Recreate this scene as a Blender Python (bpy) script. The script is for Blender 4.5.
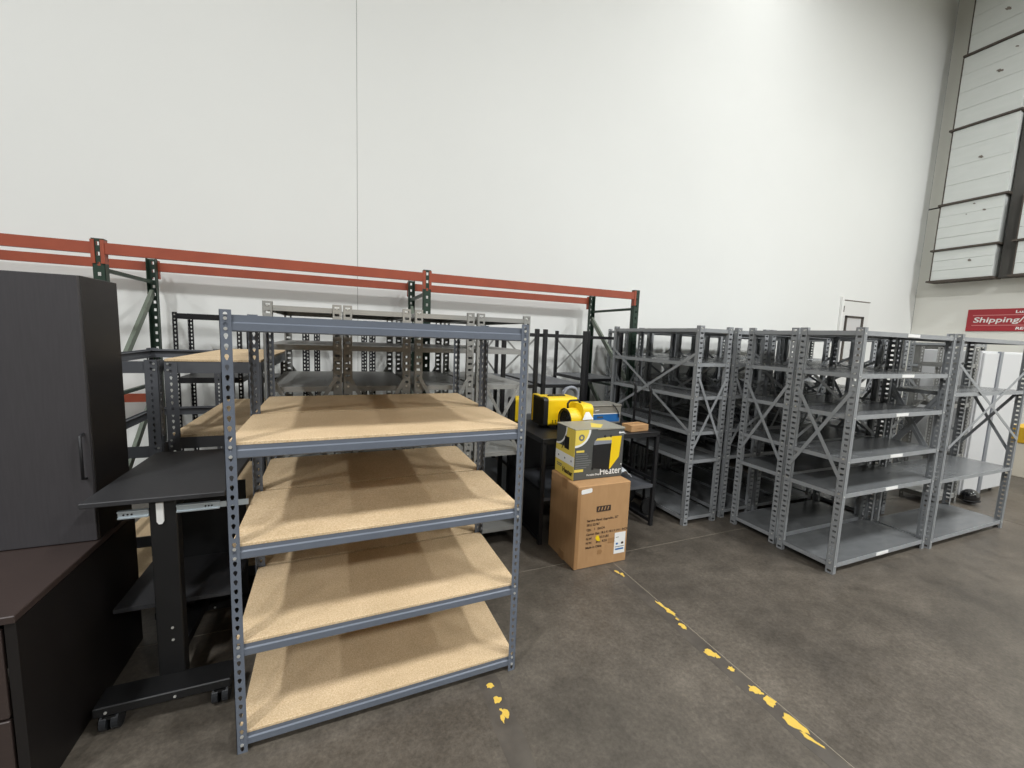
import bpy, math, random
from mathutils import Vector, Matrix
random.seed(7)
for o in list(bpy.data.objects): bpy.data.objects.remove(o)
scene = bpy.context.scene
COL = scene.collection

# ------------------------------------------------------------------ camera
F_PX, YAW, PITCH, ROLL = 416.04, math.radians(22.5658), math.radians(6.5397), math.radians(-2.2052)
fwd = Vector((math.sin(YAW)*math.cos(PITCH), math.cos(YAW)*math.cos(PITCH), -math.sin(PITCH)))
rt = Vector((math.cos(YAW), -math.sin(YAW), 0)); dn = fwd.cross(rt)
r0 = math.cos(ROLL)*rt + math.sin(ROLL)*dn
d0 = -math.sin(ROLL)*rt + math.cos(ROLL)*dn
cam_d = bpy.data.cameras.new('camera'); cam = bpy.data.objects.new('camera', cam_d); COL.objects.link(cam)
cam_d.sensor_fit = 'HORIZONTAL'; cam_d.sensor_width = 36.0; cam_d.lens = 36.0*F_PX/1024.0
cam_d.clip_start = 0.05; cam_d.clip_end = 200
m = Matrix((r0, -d0, -fwd)).transposed().to_4x4(); m.translation = (0, 0, 1.76)
cam.matrix_world = m
scene.camera = cam

# ------------------------------------------------------------------ world, lamps, exposure
w = bpy.data.worlds.new('world'); scene.world = w; w.use_nodes = True
w.node_tree.nodes['Background'].inputs[0].default_value = (0.9, 0.95, 1.0, 1)
w.node_tree.nodes['Background'].inputs[1].default_value = 0.15
scene.view_settings.view_transform = 'Standard'; scene.view_settings.look = 'None'
scene.view_settings.gamma = 1.0; scene.view_settings.use_curve_mapping = False
scene.view_settings.exposure = 0.0
LAMP_Z = 8.9
LAMPS = [(lx, ly, 460) for lx in (-10.4, -3.8, 4.8, 9.9) for ly in (-8.6, -1.5)] + [(6.3, 3.7, 60)]
for lx, ly, en in LAMPS:
    ld = bpy.data.lights.new('high_bay_lamp', 'AREA'); ld.shape = 'RECTANGLE'
    ld.size = 0.45; ld.size_y = 1.3; ld.energy = en; ld.color = (0.97, 0.985, 1.0)
    lo = bpy.data.objects.new('high_bay_lamp', ld); COL.objects.link(lo); lo.location = (lx, ly, LAMP_Z)

# ------------------------------------------------------------------ materials
def s2l(c):
    out = []
    for v in c:
        v /= 255.0
        out.append(v/12.92 if v <= 0.04045 else ((v+0.055)/1.055)**2.4)
    return (*out, 1.0)
MATS = {}
def mat(name, rgb, rough=0.5, metal=0.0, noise=None, bump=0.0, bscale=200, spec=0.5, rnoise=None, alpha=None):
    """rgb sRGB; noise = (scale, rgb2, amount, stretch)"""
    if name in MATS: return MATS[name]
    M = bpy.data.materials.new(name); M.use_nodes = True
    nt = M.node_tree; b = nt.nodes['Principled BSDF']
    b.inputs['Base Color'].default_value = s2l(rgb); b.inputs['Roughness'].default_value = rough
    b.inputs['Metallic'].default_value = metal; b.inputs['Specular IOR Level'].default_value = spec
    tc = nt.nodes.new('ShaderNodeTexCoord'); vec = tc.outputs['Object']
    if noise:
        sc, rgb2, amt, st = noise
        mp = nt.nodes.new('ShaderNodeMapping'); mp.inputs['Scale'].default_value = st
        nt.links.new(vec, mp.inputs['Vector'])
        n = nt.nodes.new('ShaderNodeTexNoise'); n.inputs['Scale'].default_value = sc; n.inputs['Detail'].default_value = 6
        nt.links.new(mp.outputs[0], n.inputs['Vector'])
        r = nt.nodes.new('ShaderNodeValToRGB'); r.color_ramp.elements[0].position = 0.5-0.5*amt; r.color_ramp.elements[1].position = 0.5+0.5*amt
        r.color_ramp.elements[0].color = s2l(rgb); r.color_ramp.elements[1].color = s2l(rgb2)
        nt.links.new(n.outputs['Fac'], r.inputs[0]); nt.links.new(r.outputs[0], b.inputs['Base Color'])
    if rnoise:
        n = nt.nodes.new('ShaderNodeTexNoise'); n.inputs['Scale'].default_value = rnoise[0]; n.inputs['Detail'].default_value = 5
        nt.links.new(vec, n.inputs['Vector'])
        mr = nt.nodes.new('ShaderNodeMapRange'); mr.inputs['From Min'].default_value = .3; mr.inputs['From Max'].default_value = .7
        mr.inputs['To Min'].default_value = rnoise[1]; mr.inputs['To Max'].default_value = rnoise[2]
        nt.links.new(n.outputs['Fac'], mr.inputs['Value']); nt.links.new(mr.outputs[0], b.inputs['Roughness'])
    if bump:
        n = nt.nodes.new('ShaderNodeTexNoise'); n.inputs['Scale'].default_value = bscale; n.inputs['Detail'].default_value = 3
        nt.links.new(vec, n.inputs['Vector'])
        bp = nt.nodes.new('ShaderNodeBump'); bp.inputs['Strength'].default_value = bump; bp.inputs['Distance'].default_value = 0.002
        nt.links.new(n.outputs['Fac'], bp.inputs['Height']); nt.links.new(bp.outputs[0], b.inputs['Normal'])
    MATS[name] = M; return M

def concrete():
    M = bpy.data.materials.new('polished_concrete'); M.use_nodes = True; nt = M.node_tree; b = nt.nodes['Principled BSDF']
    g = nt.nodes.new('ShaderNodeNewGeometry'); N = nt.nodes.new; L = nt.links.new
    def noise(sc, det=6, rough=.6):
        n = N('ShaderNodeTexNoise'); n.inputs['Scale'].default_value = sc; n.inputs['Detail'].default_value = det; n.inputs['Roughness'].default_value = rough
        L(g.outputs['Position'], n.inputs['Vector']); return n
    n1 = noise(1.1, 8, .65); n2 = noise(7, 9, .75); n3 = noise(48, 5, .75)
    r = N('ShaderNodeValToRGB'); cr = r.color_ramp
    cr.elements[0].position = .32; cr.elements[0].color = s2l((78, 73, 66)); cr.elements[1].position = .7; cr.elements[1].color = s2l((112, 105, 95))
    L(n1.outputs['Fac'], r.inputs[0])
    r2 = N('ShaderNodeValToRGB'); cr = r2.color_ramp
    cr.elements[0].position = .3; cr.elements[0].color = (.68, .67, .66, 1); cr.elements[1].position = .72; cr.elements[1].color = (1.22, 1.21, 1.2, 1)
    L(n2.outputs['Fac'], r2.inputs[0])
    mx = N('ShaderNodeMix'); mx.data_type = 'RGBA'; mx.blend_type = 'MULTIPLY'; mx.inputs[0].default_value = 1
    L(r.outputs[0], mx.inputs[6]); L(r2.outputs[0], mx.inputs[7])
    r3 = N('ShaderNodeValToRGB'); cr = r3.color_ramp
    cr.elements[0].position = .3; cr.elements[0].color = (.66, .66, .66, 1); cr.elements[1].position = .75; cr.elements[1].color = (1.25, 1.25, 1.25, 1)
    L(n3.outputs['Fac'], r3.inputs[0])
    mx2 = N('ShaderNodeMix'); mx2.data_type = 'RGBA'; mx2.blend_type = 'MULTIPLY'; mx2.inputs[0].default_value = 1
    L(mx.outputs[2], mx2.inputs[6]); L(r3.outputs[0], mx2.inputs[7]); L(mx2.outputs[2], b.inputs['Base Color'])
    mr = N('ShaderNodeMapRange'); mr.inputs['From Min'].default_value = .3; mr.inputs['From Max'].default_value = .7
    mr.inputs['To Min'].default_value = .32; mr.inputs['To Max'].default_value = .5
    L(n2.outputs['Fac'], mr.inputs['Value']); L(mr.outputs[0], b.inputs['Roughness'])
    b.inputs['Specular IOR Level'].default_value = .4
    bp = N('ShaderNodeBump'); bp.inputs['Strength'].default_value = .12; bp.inputs['Distance'].default_value = .003
    L(n3.outputs['Fac'], bp.inputs['Height']); L(bp.outputs[0], b.inputs['Normal'])
    MATS['polished_concrete'] = M; return M
concrete()
mat('wall_white', (226, 227, 223), .75, noise=(0.5, (231, 232, 228), .6, (1, 1, 1)), spec=.2)
mat('wall_far', (120, 118, 114), .8)
mat('wall_cream', (222, 221, 212), .75, noise=(0.7, (228, 227, 219), .6, (1, 1, 1)), spec=.2)
mat('joint_dark', (60, 58, 54), .9, spec=.1)
mat('joint_filler', (150, 142, 128), .8, spec=.1)
mat('ceiling_white', (215, 215, 210), .9)
mat('blue_steel', (101, 108, 119), .42, .1, noise=(4, (107, 114, 125), .5, (1, 1, 1)))
mat('grey_steel', (144, 147, 149), .42, .1, noise=(6, (154, 157, 159), .5, (1, 1, 1)))
mat('grey_shelf', (106, 108, 109), .26, .2, noise=(5, (122, 124, 125), .6, (1, 3, 1)))
mat('pale_steel', (142, 142, 138), .42, .1, noise=(6, (152, 152, 148), .5, (1, 1, 1)))
mat('charcoal_steel', (86, 88, 92), .45, .1, noise=(6, (94, 96, 100), .5, (1, 1, 1)))
mat('black_steel', (30, 30, 32), .45, .1)
mat('bolt_zinc', (215, 215, 210), .3, .6)
def particle():
    M = bpy.data.materials.new('particle_board'); M.use_nodes = True; nt = M.node_tree; b = nt.nodes['Principled BSDF']
    g = nt.nodes.new('ShaderNodeNewGeometry'); N = nt.nodes.new; L = nt.links.new
    n1 = N('ShaderNodeTexNoise'); n1.inputs['Scale'].default_value = 170; n1.inputs['Detail'].default_value = 4; n1.inputs['Roughness'].default_value = .75
    L(g.outputs['Position'], n1.inputs['Vector'])
    r = N('ShaderNodeValToRGB'); cr = r.color_ramp
    cr.elements[0].position = .3; cr.elements[0].color = s2l((184, 154, 114)); cr.elements[1].position = .62; cr.elements[1].color = s2l((224, 202, 168))
    L(n1.outputs['Fac'], r.inputs[0])
    n2 = N('ShaderNodeTexNoise'); n2.inputs['Scale'].default_value = 5; n2.inputs['Detail'].default_value = 6
    L(g.outputs['Position'], n2.inputs['Vector'])
    r2 = N('ShaderNodeValToRGB'); cr = r2.color_ramp
    cr.elements[0].position = .3; cr.elements[0].color = (.9, .89, .86, 1); cr.elements[1].position = .7; cr.elements[1].color = (1.05, 1.05, 1.05, 1)
    L(n2.outputs['Fac'], r2.inputs[0])
    mx = N('ShaderNodeMix'); mx.data_type = 'RGBA'; mx.blend_type = 'MULTIPLY'; mx.inputs[0].default_value = 1
    L(r.outputs[0], mx.inputs[6]); L(r2.outputs[0], mx.inputs[7]); L(mx.outputs[2], b.inputs['Base Color'])
    b.inputs['Roughness'].default_value = .7; b.inputs['Specular IOR Level'].default_value = .25
    MATS['particle_board'] = M
particle()
mat('rack_orange', (158, 76, 50), .5, .0, noise=(7, (142, 66, 44), .6, (1, 1, 1)))
mat('rack_green', (36, 56, 44), .45, .1)
mat('rack_brace', (108, 116, 104), .5, .2)
mat('espresso_front', (54, 52, 54), .5, noise=(14, (64, 62, 64), .7, (8, 8, .5)))
mat('espresso_top', (52, 42, 39), .45, noise=(14, (60, 49, 45), .7, (.6, 8, 8)))
mat('espresso_shaded', (17, 14, 13), .5, noise=(14, (21, 17, 16), .7, (8, .6, 8)))  # same espresso wood, with the shade on its side faces put into the colour
mat('cart_black', (20, 20, 21), .5)
mat('cart_top', (44, 44, 46), .55, noise=(40, (52, 52, 54), .7, (1, 1, 1)))
mat('zinc', (190, 200, 205), .3, .6)
mat('white_plastic', (225, 225, 222), .45)
mat('rubber', (22, 22, 22), .7)
mat('caster_plastic', (42, 44, 47), .25)
mat('kraft', (184, 146, 104), .8, noise=(30, (172, 134, 94), .7, (1, 1, .25)), spec=.2)
mat('kraft_tape', (160, 122, 82), .5, spec=.3)
mat('ink', (58, 44, 34), .8)
mat('paper', (236, 236, 232), .7)
mat('grey_print', (112, 114, 112), .7)
mat('box_dark', (80, 82, 80), .55)
mat('box_yellow', (232, 208, 92), .55)
mat('box_lid', (150, 148, 136), .35)
mat('heater_yellow', (244, 206, 24), .4)
mat('heater_black', (24, 24, 25), .5)
mat('hose_grey', (138, 142, 150), .45)
mat('steel_case', (150, 146, 136), .35, .3)
mat('label_blue', (38, 104, 168), .45)
mat('plastic_film', (190, 196, 200), .15, spec=.7)
mat('paint_yellow', (224, 190, 84), .6, noise=(60, (206, 172, 72), .7, (1, 1, 1)))
mat('tape_residue', (68, 63, 57), .5, noise=(9, (92, 86, 78), .5, (1, 1, 1)))
mat('sign_red', (166, 44, 52), .4)
mat('sign_pink', (208, 130, 128), .45)
mat('crate_white', (214, 217, 213), .6, noise=(3, (204, 208, 203), .7, (1, 1, 4)))
mat('crate_dark', (92, 84, 76), .8, noise=(6, (70, 62, 55), .8, (1, 1, 1)))
mat('scuff', (120, 112, 104), .8)
mat('recess_dark', (86, 84, 80), .8, noise=(5, (58, 56, 53), .8, (1, 1, .3)))
mat('door_white', (222, 222, 218), .5)
mat('door_trim', (234, 234, 230), .5)
mat('window_trim', (72, 66, 60), .5)
mat('window_glass', (206, 208, 206), .1)
mat('appliance_white', (206, 207, 207), .35)
mat('appliance_grey', (140, 144, 150), .35, .3)
mat('gloss_black', (14, 14, 17), .08, spec=.8)
mat('mustard', (214, 170, 40), .55)
mat('cream', (222, 214, 196), .6)
mat('red_plastic', (150, 40, 48), .5)

# ------------------------------------------------------------------ mesh helpers
class MB:
    def __init__(s): s.v = []; s.f = []; s.m = []
    def add(s, vs, fs, mi=0):
        o = len(s.v); s.v += [tuple(v) for v in vs]
        for f in fs: s.f.append(tuple(i+o for i in f)); s.m.append(mi)
    def box(s, x0, x1, y0, y1, z0, z1, mi=0):
        s.add([(x0,y0,z0),(x1,y0,z0),(x1,y1,z0),(x0,y1,z0),(x0,y0,z1),(x1,y0,z1),(x1,y1,z1),(x0,y1,z1)],
              [(0,3,2,1),(4,5,6,7),(0,1,5,4),(1,2,6,5),(2,3,7,6),(3,0,4,7)], mi)
    def cbox(s, x0, x1, y0, y1, z0, z1, c=.003, mi=0):
        """box with chamfered vertical and horizontal edges (stacked rings)"""
        def ring(d, z): return [(x0+d,y0+c,z),(x0+c,y0+d,z),(x1-c,y0+d,z),(x1-d,y0+c,z),(x1-d,y1-c,z),(x1-c,y1-d,z),(x0+c,y1-d,z),(x0+d,y1-c,z)]
        rs = ring(c, z0)+ring(0, z0+c)+ring(0, z1-c)+ring(c, z1)
        fs = [tuple(range(7, -1, -1)), tuple(range(24, 32))]
        for k in range(3):
            for i in range(8): fs.append((k*8+i, k*8+(i+1)%8, k*8+8+(i+1)%8, k*8+8+i))
        s.add(rs, fs, mi)
    def bar(s, p, q, w, h, up=(0,0,1), mi=0):
        p = Vector(p); q = Vector(q); d = (q-p).normalized(); up = Vector(up)
        a = d.cross(up)
        if a.length < 1e-4: a = d.cross(Vector((1,0,0)))
        a.normalize(); b = a.cross(d).normalized()
        vs = []
        for e in (p, q):
            for sa, sb in ((-1,-1),(1,-1),(1,1),(-1,1)): vs.append(e+a*(sa*w/2)+b*(sb*h/2))
        s.add(vs, [(0,1,2,3),(7,6,5,4),(0,4,5,1),(1,5,6,2),(2,6,7,3),(3,7,4,0)], mi)
    def tube(s, pts, r, n=10, mi=0, closed=False, cap=True):
        pts = [Vector(p) for p in pts]; N = len(pts); o = len(s.v); prev = None
        for i, p in enumerate(pts):
            if closed: t = (pts[(i+1)%N]-pts[i-1]).normalized()
            else: t = (pts[min(i+1,N-1)]-pts[max(i-1,0)]).normalized()
            if prev is None:
                a = t.cross(Vector((0,0,1)))
                if a.length < .1: a = t.cross(Vector((1,0,0)))
            else: a = prev - t*prev.dot(t)
            a.normalize(); prev = a; b = t.cross(a)
            rr = r[i] if isinstance(r, (list, tuple)) else r
            for k in range(n):
                th = 2*math.pi*k/n; s.v.append(tuple(p+a*math.cos(th)*rr+b*math.sin(th)*rr))
        for i in range(N if closed else N-1):
            for k in range(n):
                j = (i+1) % N
                s.f.append((o+i*n+k, o+i*n+(k+1)%n, o+j*n+(k+1)%n, o+j*n+k)); s.m.append(mi)
        if cap and not closed:
            s.f.append(tuple(o+k for k in range(n-1,-1,-1))); s.m.append(mi)
            s.f.append(tuple(o+(N-1)*n+k for k in range(n))); s.m.append(mi)
    def disc(s, c, axis, r, h, n=8, mi=0):
        c = Vector(c); axis = Vector(axis).normalized(); s.tube([c, c+axis*h], r, n, mi)
    def prism(s, prof, axis_o, ax, ay, az, L, mi=0):
        """2-D profile (a,b) swept along az by L"""
        o = Vector(axis_o); ax = Vector(ax); ay = Vector(ay); az = Vector(az); n = len(prof)
        vs = [o+ax*a+ay*b for a, b in prof]+[o+ax*a+ay*b+az*L for a, b in prof]
        fs = [tuple(range(n-1,-1,-1)), tuple(range(n,2*n))]+[(i,(i+1)%n,n+(i+1)%n,n+i) for i in range(n)]
        s.add(vs, fs, mi)
    def mesh(s, name, mats, smooth=False):
        me = bpy.data.meshes.new(name); me.from_pydata(s.v, [], s.f)
        for mm in mats: me.materials.append(MATS[mm])
        for p, i in zip(me.polygons, s.m): p.material_index = i; p.use_smooth = smooth
        me.update(); 
        import bmesh
        bm = bmesh.new(); bm.from_mesh(me); bmesh.ops.recalc_face_normals(bm, faces=bm.faces); bm.to_mesh(me); bm.free()
        return me
def link(name, me, parent=None, loc=(0,0,0), rot=(0,0,0)):
    o = bpy.data.objects.new(name, me); COL.objects.link(o); o.parent = parent; o.location = loc; o.rotation_euler = rot
    return o
def tag(o, label, cat, group=None):
    o['label'] = label; o['category'] = cat
    if group: o['group'] = group
    return o
def thing(name, label, cat, loc=(0,0,0), rz=0, group=None):
    o = bpy.data.objects.new(name, None); COL.objects.link(o); o.location = loc; o.rotation_euler = (0,0,rz); o.empty_display_size = .1
    return tag(o, label, cat, group)
def struct(o): o['kind'] = 'structure'; return o
CACHE = {}
def cached(key, fn):
    if key not in CACHE: CACHE[key] = fn()
    return CACHE[key]

# ------------------------------------------------------------------ lettering
def text_mesh(name, txt, size, material, bold=0.0, sx=1.0, shear=0.0, align='LEFT', extrude=0.0006):
    cu = bpy.data.curves.new(name, 'FONT'); cu.body = txt; cu.size = size; cu.offset = bold*size; cu.shear = shear
    cu.extrude = extrude; cu.align_x = align; cu.align_y = 'BOTTOM_BASELINE'; cu.resolution_u = 3
    ob = bpy.data.objects.new(name, cu); COL.objects.link(ob)
    dg = bpy.context.evaluated_depsgraph_get(); me = bpy.data.meshes.new_from_object(ob.evaluated_get(dg))
    bpy.data.objects.remove(ob); bpy.data.curves.remove(cu)
    for v in me.vertices: v.co.x *= sx
    me.materials.clear(); me.materials.append(MATS[material]); return me

# ------------------------------------------------------------------ slotted posts
def slot_sheet(mb, o, ax, az, nrm, width, height, pitch, hole, t=.002, mi=0, z_off=0.0):
    """a folded-steel strip with a real hole in each pitch cell; hole = 8 (a,b) offsets from the cell centre,
    starting at lower-left corner going round: LL, L, UL, U, UR, R, LR, D"""
    o = Vector(o); ax = Vector(ax); az = Vector(az); nrm = Vector(nrm)
    n = int(height/pitch); ph = height/n; hw = width/2
    for side in (0, 1):
        d = nrm*(t*side)
        for k in range(n):
            zc = (k+.5)*ph
            outer = [(-hw,-ph/2),(-hw,0),(-hw,ph/2),(0,ph/2),(hw,ph/2),(hw,0),(hw,-ph/2),(0,-ph/2)]
            vs = [o+d+ax*(hw+a)+az*(zc+b) for a, b in outer]+[o+d+ax*(hw+a)+az*(zc+b) for a, b in hole]
            mb.add(vs, [(i,(i+1)%8,8+(i+1)%8,8+i) for i in range(8)], mi)
            if side == 1:
                vs = [o+ax*(hw+a)+az*(zc+b) for a, b in hole]+[o+d+ax*(hw+a)+az*(zc+b) for a, b in hole]
                mb.add(vs, [(i,(i+1)%8,8+(i+1)%8,8+i) for i in range(8)], mi)
    # rims
    for a in (0, width):
        p = o+ax*a; mb.add([p, p+nrm*t, p+nrm*t+az*height, p+az*height], [(0,1,2,3)], mi)
    for z in (0, height):
        p = o+az*z; mb.add([p, p+ax*width, p+ax*width+nrm*t, p+nrm*t], [(0,1,2,3)], mi)
KEY = [(-.003,-.0105),(-.0075,.002),(-.0055,.0085),(0,.0108),(.0055,.0085),(.0075,.002),(.003,-.0105),(0,-.0125)]
SLOT = [(-.015,-.0085),(-.015,0),(-.015,.0085),(0,.0085),(.015,.0085),(.015,0),(.015,-.0085),(0,-.0085)]
SLOTB = [(-.010,-.014),(-.010,0),(-.010,.014),(0,.014),(.010,.014),(.010,0),(.010,-.014),(0,-.014)]

def angle_post(Hh, sx, sy, material, bolts=(), fl=.038, pitch=.0381):
    """L-shaped post, outer corner at the origin, flanges running to sx*x and sy*y"""
    def mk():
        b = MB()
        slot_sheet(b, (0,0,0), (sx,0,0), (0,0,1), (0,sy,0), fl, Hh, pitch, KEY)
        slot_sheet(b, (0,0,0), (0,sy,0), (0,0,1), (sx,0,0), fl, Hh, pitch, KEY)
        for z in bolts:
            for dz in (-.022, .016):
                b.disc((sx*.019, -sy*.0025, z-.03+dz), (0,sy,0), .0065, .003, 8, 1)
        return b.mesh('angle_post', [material, 'bolt_zinc'])
    return cached(('ap',round(Hh,3),sx,sy,material,tuple(bolts),fl), mk)

def z_beam(L, h, axis, sgn, material):
    """stepped boltless beam, top at z=0, outer face towards -sgn on the cross axis; runs 0..L"""
    def mk():
        b = MB()
        prof = [(.006,0),(.006,-.42*h),(.001,-.5*h),(.001,-.93*h),(.005,-h),(.022,-h),(.022,-.97*h),(.009,-.9*h),(.009,-.5*h),(.012,-.42*h),(.012,-.012),(.03,-.012),(.03,-.010),(.012,-.010),(.012,0)]
        if axis == 'x': b.prism(prof, (0,0,0), (0,sgn,0), (0,0,1), (1,0,0), L)
        else: b.prism(prof, (0,0,0), (sgn,0,0), (0,0,1), (0,1,0), L)
        return b.mesh('beam', [material])
    return cached(('zb',round(L,3),round(h,3),axis,sgn,material), mk)
def flat_beam(L, h, axis, sgn, material):
    def mk():
        b = MB()
        prof = [(.004,0),(.004,-h),(.028,-h),(.028,-h+.003),(.007,-h+.003),(.007,-.014),(.03,-.014),(.03,-.011),(.007,-.011),(.007,0)]
        if axis == 'x': b.prism(prof, (0,0,0), (0,sgn,0), (0,0,1), (1,0,0), L)
        else: b.prism(prof, (0,0,0), (sgn,0,0), (0,0,1), (0,1,0), L)
        return b.mesh('beam', [material])
    return cached(('fb',round(L,3),round(h,3),axis,sgn,material), mk)
def boltless(name, label, cat, loc, rz, W, D, Hh, levels, material, beam=z_beam, bh=.062, boards=None, group=None, board_mat='particle_board', proud=.003, fl=.038, full=False, post_h=None):
    t = thing(name, label, cat, loc, rz, group)
    for px, sx in ((0,1),(W,-1)):
        for py, sy in ((0,1),(D,-1)):
            link('post', angle_post(post_h or Hh, sx, sy, material, levels if py == 0 else (), fl), t, (px,py,0))
    for i, z in enumerate(levels):
        link('beam', beam(W-.008, bh, 'x', 1, material), t, (.004,.002,z)); link('beam', beam(W-.008, bh, 'x', -1, material), t, (.004,D-.002,z))
        link('side_beam', beam(D-.008, bh, 'y', 1, material), t, (.002,.004,z)); link('side_beam', beam(D-.008, bh, 'y', -1, material), t, (W-.002,.004,z))
        if boards is None or boards[i]:
            def mk():
                e = (.003, .003) if full else ((.02, .018) if i == 0 else (.006, .007))
                b = MB(); b.cbox(e[0], W-e[0], e[1], D-e[1], .001 if full else -.010, .016 if full else proud, .0015); return b.mesh('board', [board_mat])
            link('board', cached(('bd',W,D,board_mat,proud,full,i == 0), mk), t, (0,0,z-(.006 if i == 0 and not full else 0)))
    return t

# ------------------------------------------------------------------ setting: floor
XR, YW = 12.37, 5.55
XL, YF, ZC = -14.0, -14.0, 9.9
b = MB(); b.box(XL, XR, YF, YW, -.3, -.0015); FLOOR = struct(link('floor', b.mesh('floor', ['joint_filler'])))
xs = [XL, -7.18, -2.59, 2.0, 6.59, XR]; ys = [YF, -6.5, -1.91, 2.68, YW]
for i in range(5):
    for j in range(4):
        b = MB(); g = .003
        b.box(xs[i]+g*(i > 0), xs[i+1]-g*(i < 4), ys[j]+g*(j > 0), ys[j+1]-g*(j < 3), -.012, 0)
        link('slab', b.mesh('slab', ['polished_concrete']), FLOOR)
# tape residue and yellow paint left on the concrete
def flake(pts, z=.0012):
    b = MB(); n = len(pts)
    vs = [(x,y,0.0) for x,y in pts]+[(x,y,z) for x,y in pts]
    b.add(vs, [tuple(range(n,2*n))]+[(i,(i+1)%n,n+(i+1)%n,n+i) for i in range(n)])
    return b
def strip(pts_l, pts_r):
    return flake(pts_l+pts_r[::-1], .0005)
ylist = [0.35+i*.12 for i in range(19)]
L_ = [(1.905+random.uniform(-.008,.008), y) for y in ylist]; R_ = [(1.988+random.uniform(-.004,.004), y) for y in ylist]
link('tape_residue', strip(L_, R_).mesh('tape_residue', ['tape_residue']), FLOOR)
ylist = [1.25+i*.11 for i in range(7)]
L_ = [(.63+random.uniform(-.012,.012), y) for y in ylist]; R_ = [(.735+random.uniform(-.012,.012), y) for y in ylist]
link('tape_residue', strip(L_, R_).mesh('tape_residue', ['tape_residue']), FLOOR)
def blob(cx, cy, lx, ly, rot=0, seed=0, z=.0012):
    rnd = random.Random(seed); n = 14; pts = []
    for k in range(n):
        a = 2*math.pi*k/n; r = rnd.uniform(.55, 1.15)
        x = math.cos(a)*lx*r; y = math.sin(a)*ly*r
        pts.append((cx+x*math.cos(rot)-y*math.sin(rot), cy+x*math.sin(rot)+y*math.cos(rot)))
    return flake(pts, z)
FL = [(1.945,2.445,.012,.03,.2),(1.962,2.40,.014,.03,-.2),(1.985,2.02,.012,.045,.1),(1.992,1.945,.022,.05,.1),(1.985,1.865,.008,.02,0),(1.968,1.80,.02,.03,.2),
      (1.945,1.575,.028,.04,.5),(1.965,1.545,.018,.03,-.3),(1.962,1.445,.018,.022,0),(1.958,1.305,.03,.03,.4),(1.968,1.285,.018,.02,.2),(1.968,1.225,.032,.035,.1),
      (1.962,1.115,.032,.055,.2),(1.972,1.075,.022,.045,.2),(1.955,1.03,.014,.035,.3),(1.965,.995,.006,.03,.4),
      (.688,1.79,.022,.022,.4),(.692,1.70,.024,.022,-.5),(.69,1.645,.008,.008,0),(.705,1.615,.018,.034,.1),(.683,1.60,.010,.026,-.2)]
for k, (x, y, lx, ly, r) in enumerate(FL): link('paint_flake', blob(x, y, lx, ly, r, k, .0011+.00012*(k % 5)).mesh('paint_flake', ['paint_yellow']), FLOOR)

# ------------------------------------------------------------------ setting: walls, ceiling
b = MB(); b.box(XL, XR, YW+.02, YW+.25, 0, ZC); WALLB = struct(link('wall_back', b.mesh('wall_back', ['joint_dark'])))
pxs = [XL, -7.0, .205, XR]
for i in range(3):
    b = MB(); b.cbox(pxs[i]+.0018*(i > 0), pxs[i+1]-.0018*(i < 2), YW, YW+.03, 0, ZC, .0015)
    link('panel', b.mesh('panel', ['wall_white']), WALLB)
b = MB(); b.box(XR+.02, XR+.25, YF, YW, 0, ZC); WALLR = struct(link('wall_right', b.mesh('wall_right', ['joint_dark'])))
for z0, z1 in ((0, 4.955), (4.985, ZC)):
    b = MB(); b.cbox(XR, XR+.03, YF, YW-.002, z0, z1, .004); link('panel', b.mesh('panel', ['wall_cream']), WALLR)
b = MB(); b.box(XL-.2, XL, YF, YW, 0, ZC); struct(link('wall_left', b.mesh('wall_left', ['wall_far'])))
b = MB(); b.box(XL, XR, YF-.2, YF, 0, ZC); struct(link('wall_front', b.mesh('wall_front', ['wall_far'])))
b = MB(); b.box(XL, XR+.25, YF, YW+.25, ZC, ZC+.2); struct(link('ceiling', b.mesh('ceiling', ['ceiling_white'])))
# door in the back wall
d = struct(bpy.data.objects.new('door_1', None)); COL.objects.link(d); d.location = (9.62, YW, 0)
b = MB(); b.cbox(0, .06, -.05, .0, 0, 2.84, .004); link('door_trim', b.mesh('door_trim', ['door_trim']), d)
b = MB(); b.cbox(.07, .98, -.028, .0, .01, 2.76, .003); link('leaf', b.mesh('leaf', ['door_white']), d)
b = MB(); b.box(.055, .99, -.03, 0, 2.765, 2.785); link('head_trim', b.mesh('head_trim', ['scuff']), d)
for z in (.3, 2.53):
    b = MB(); b.box(.055, .075, -.055, -.02, z, z+.12); link('hinge', b.mesh('hinge', ['window_trim']), d)
b = MB()
for a in ((.17,.22,1.55,2.46),(.72,.79,1.55,2.46),(.17,.79,2.42,2.46),(.17,.79,1.5,1.55)): b.box(a[0], a[1], -.05, -.028, a[2], a[3])
wf = link('window_frame', b.mesh('window_frame', ['window_trim']), d)
b = MB(); b.box(.22, .72, -.036, -.029, 1.55, 2.42); link('pane', b.mesh('pane', ['window_glass']), wf)

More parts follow.
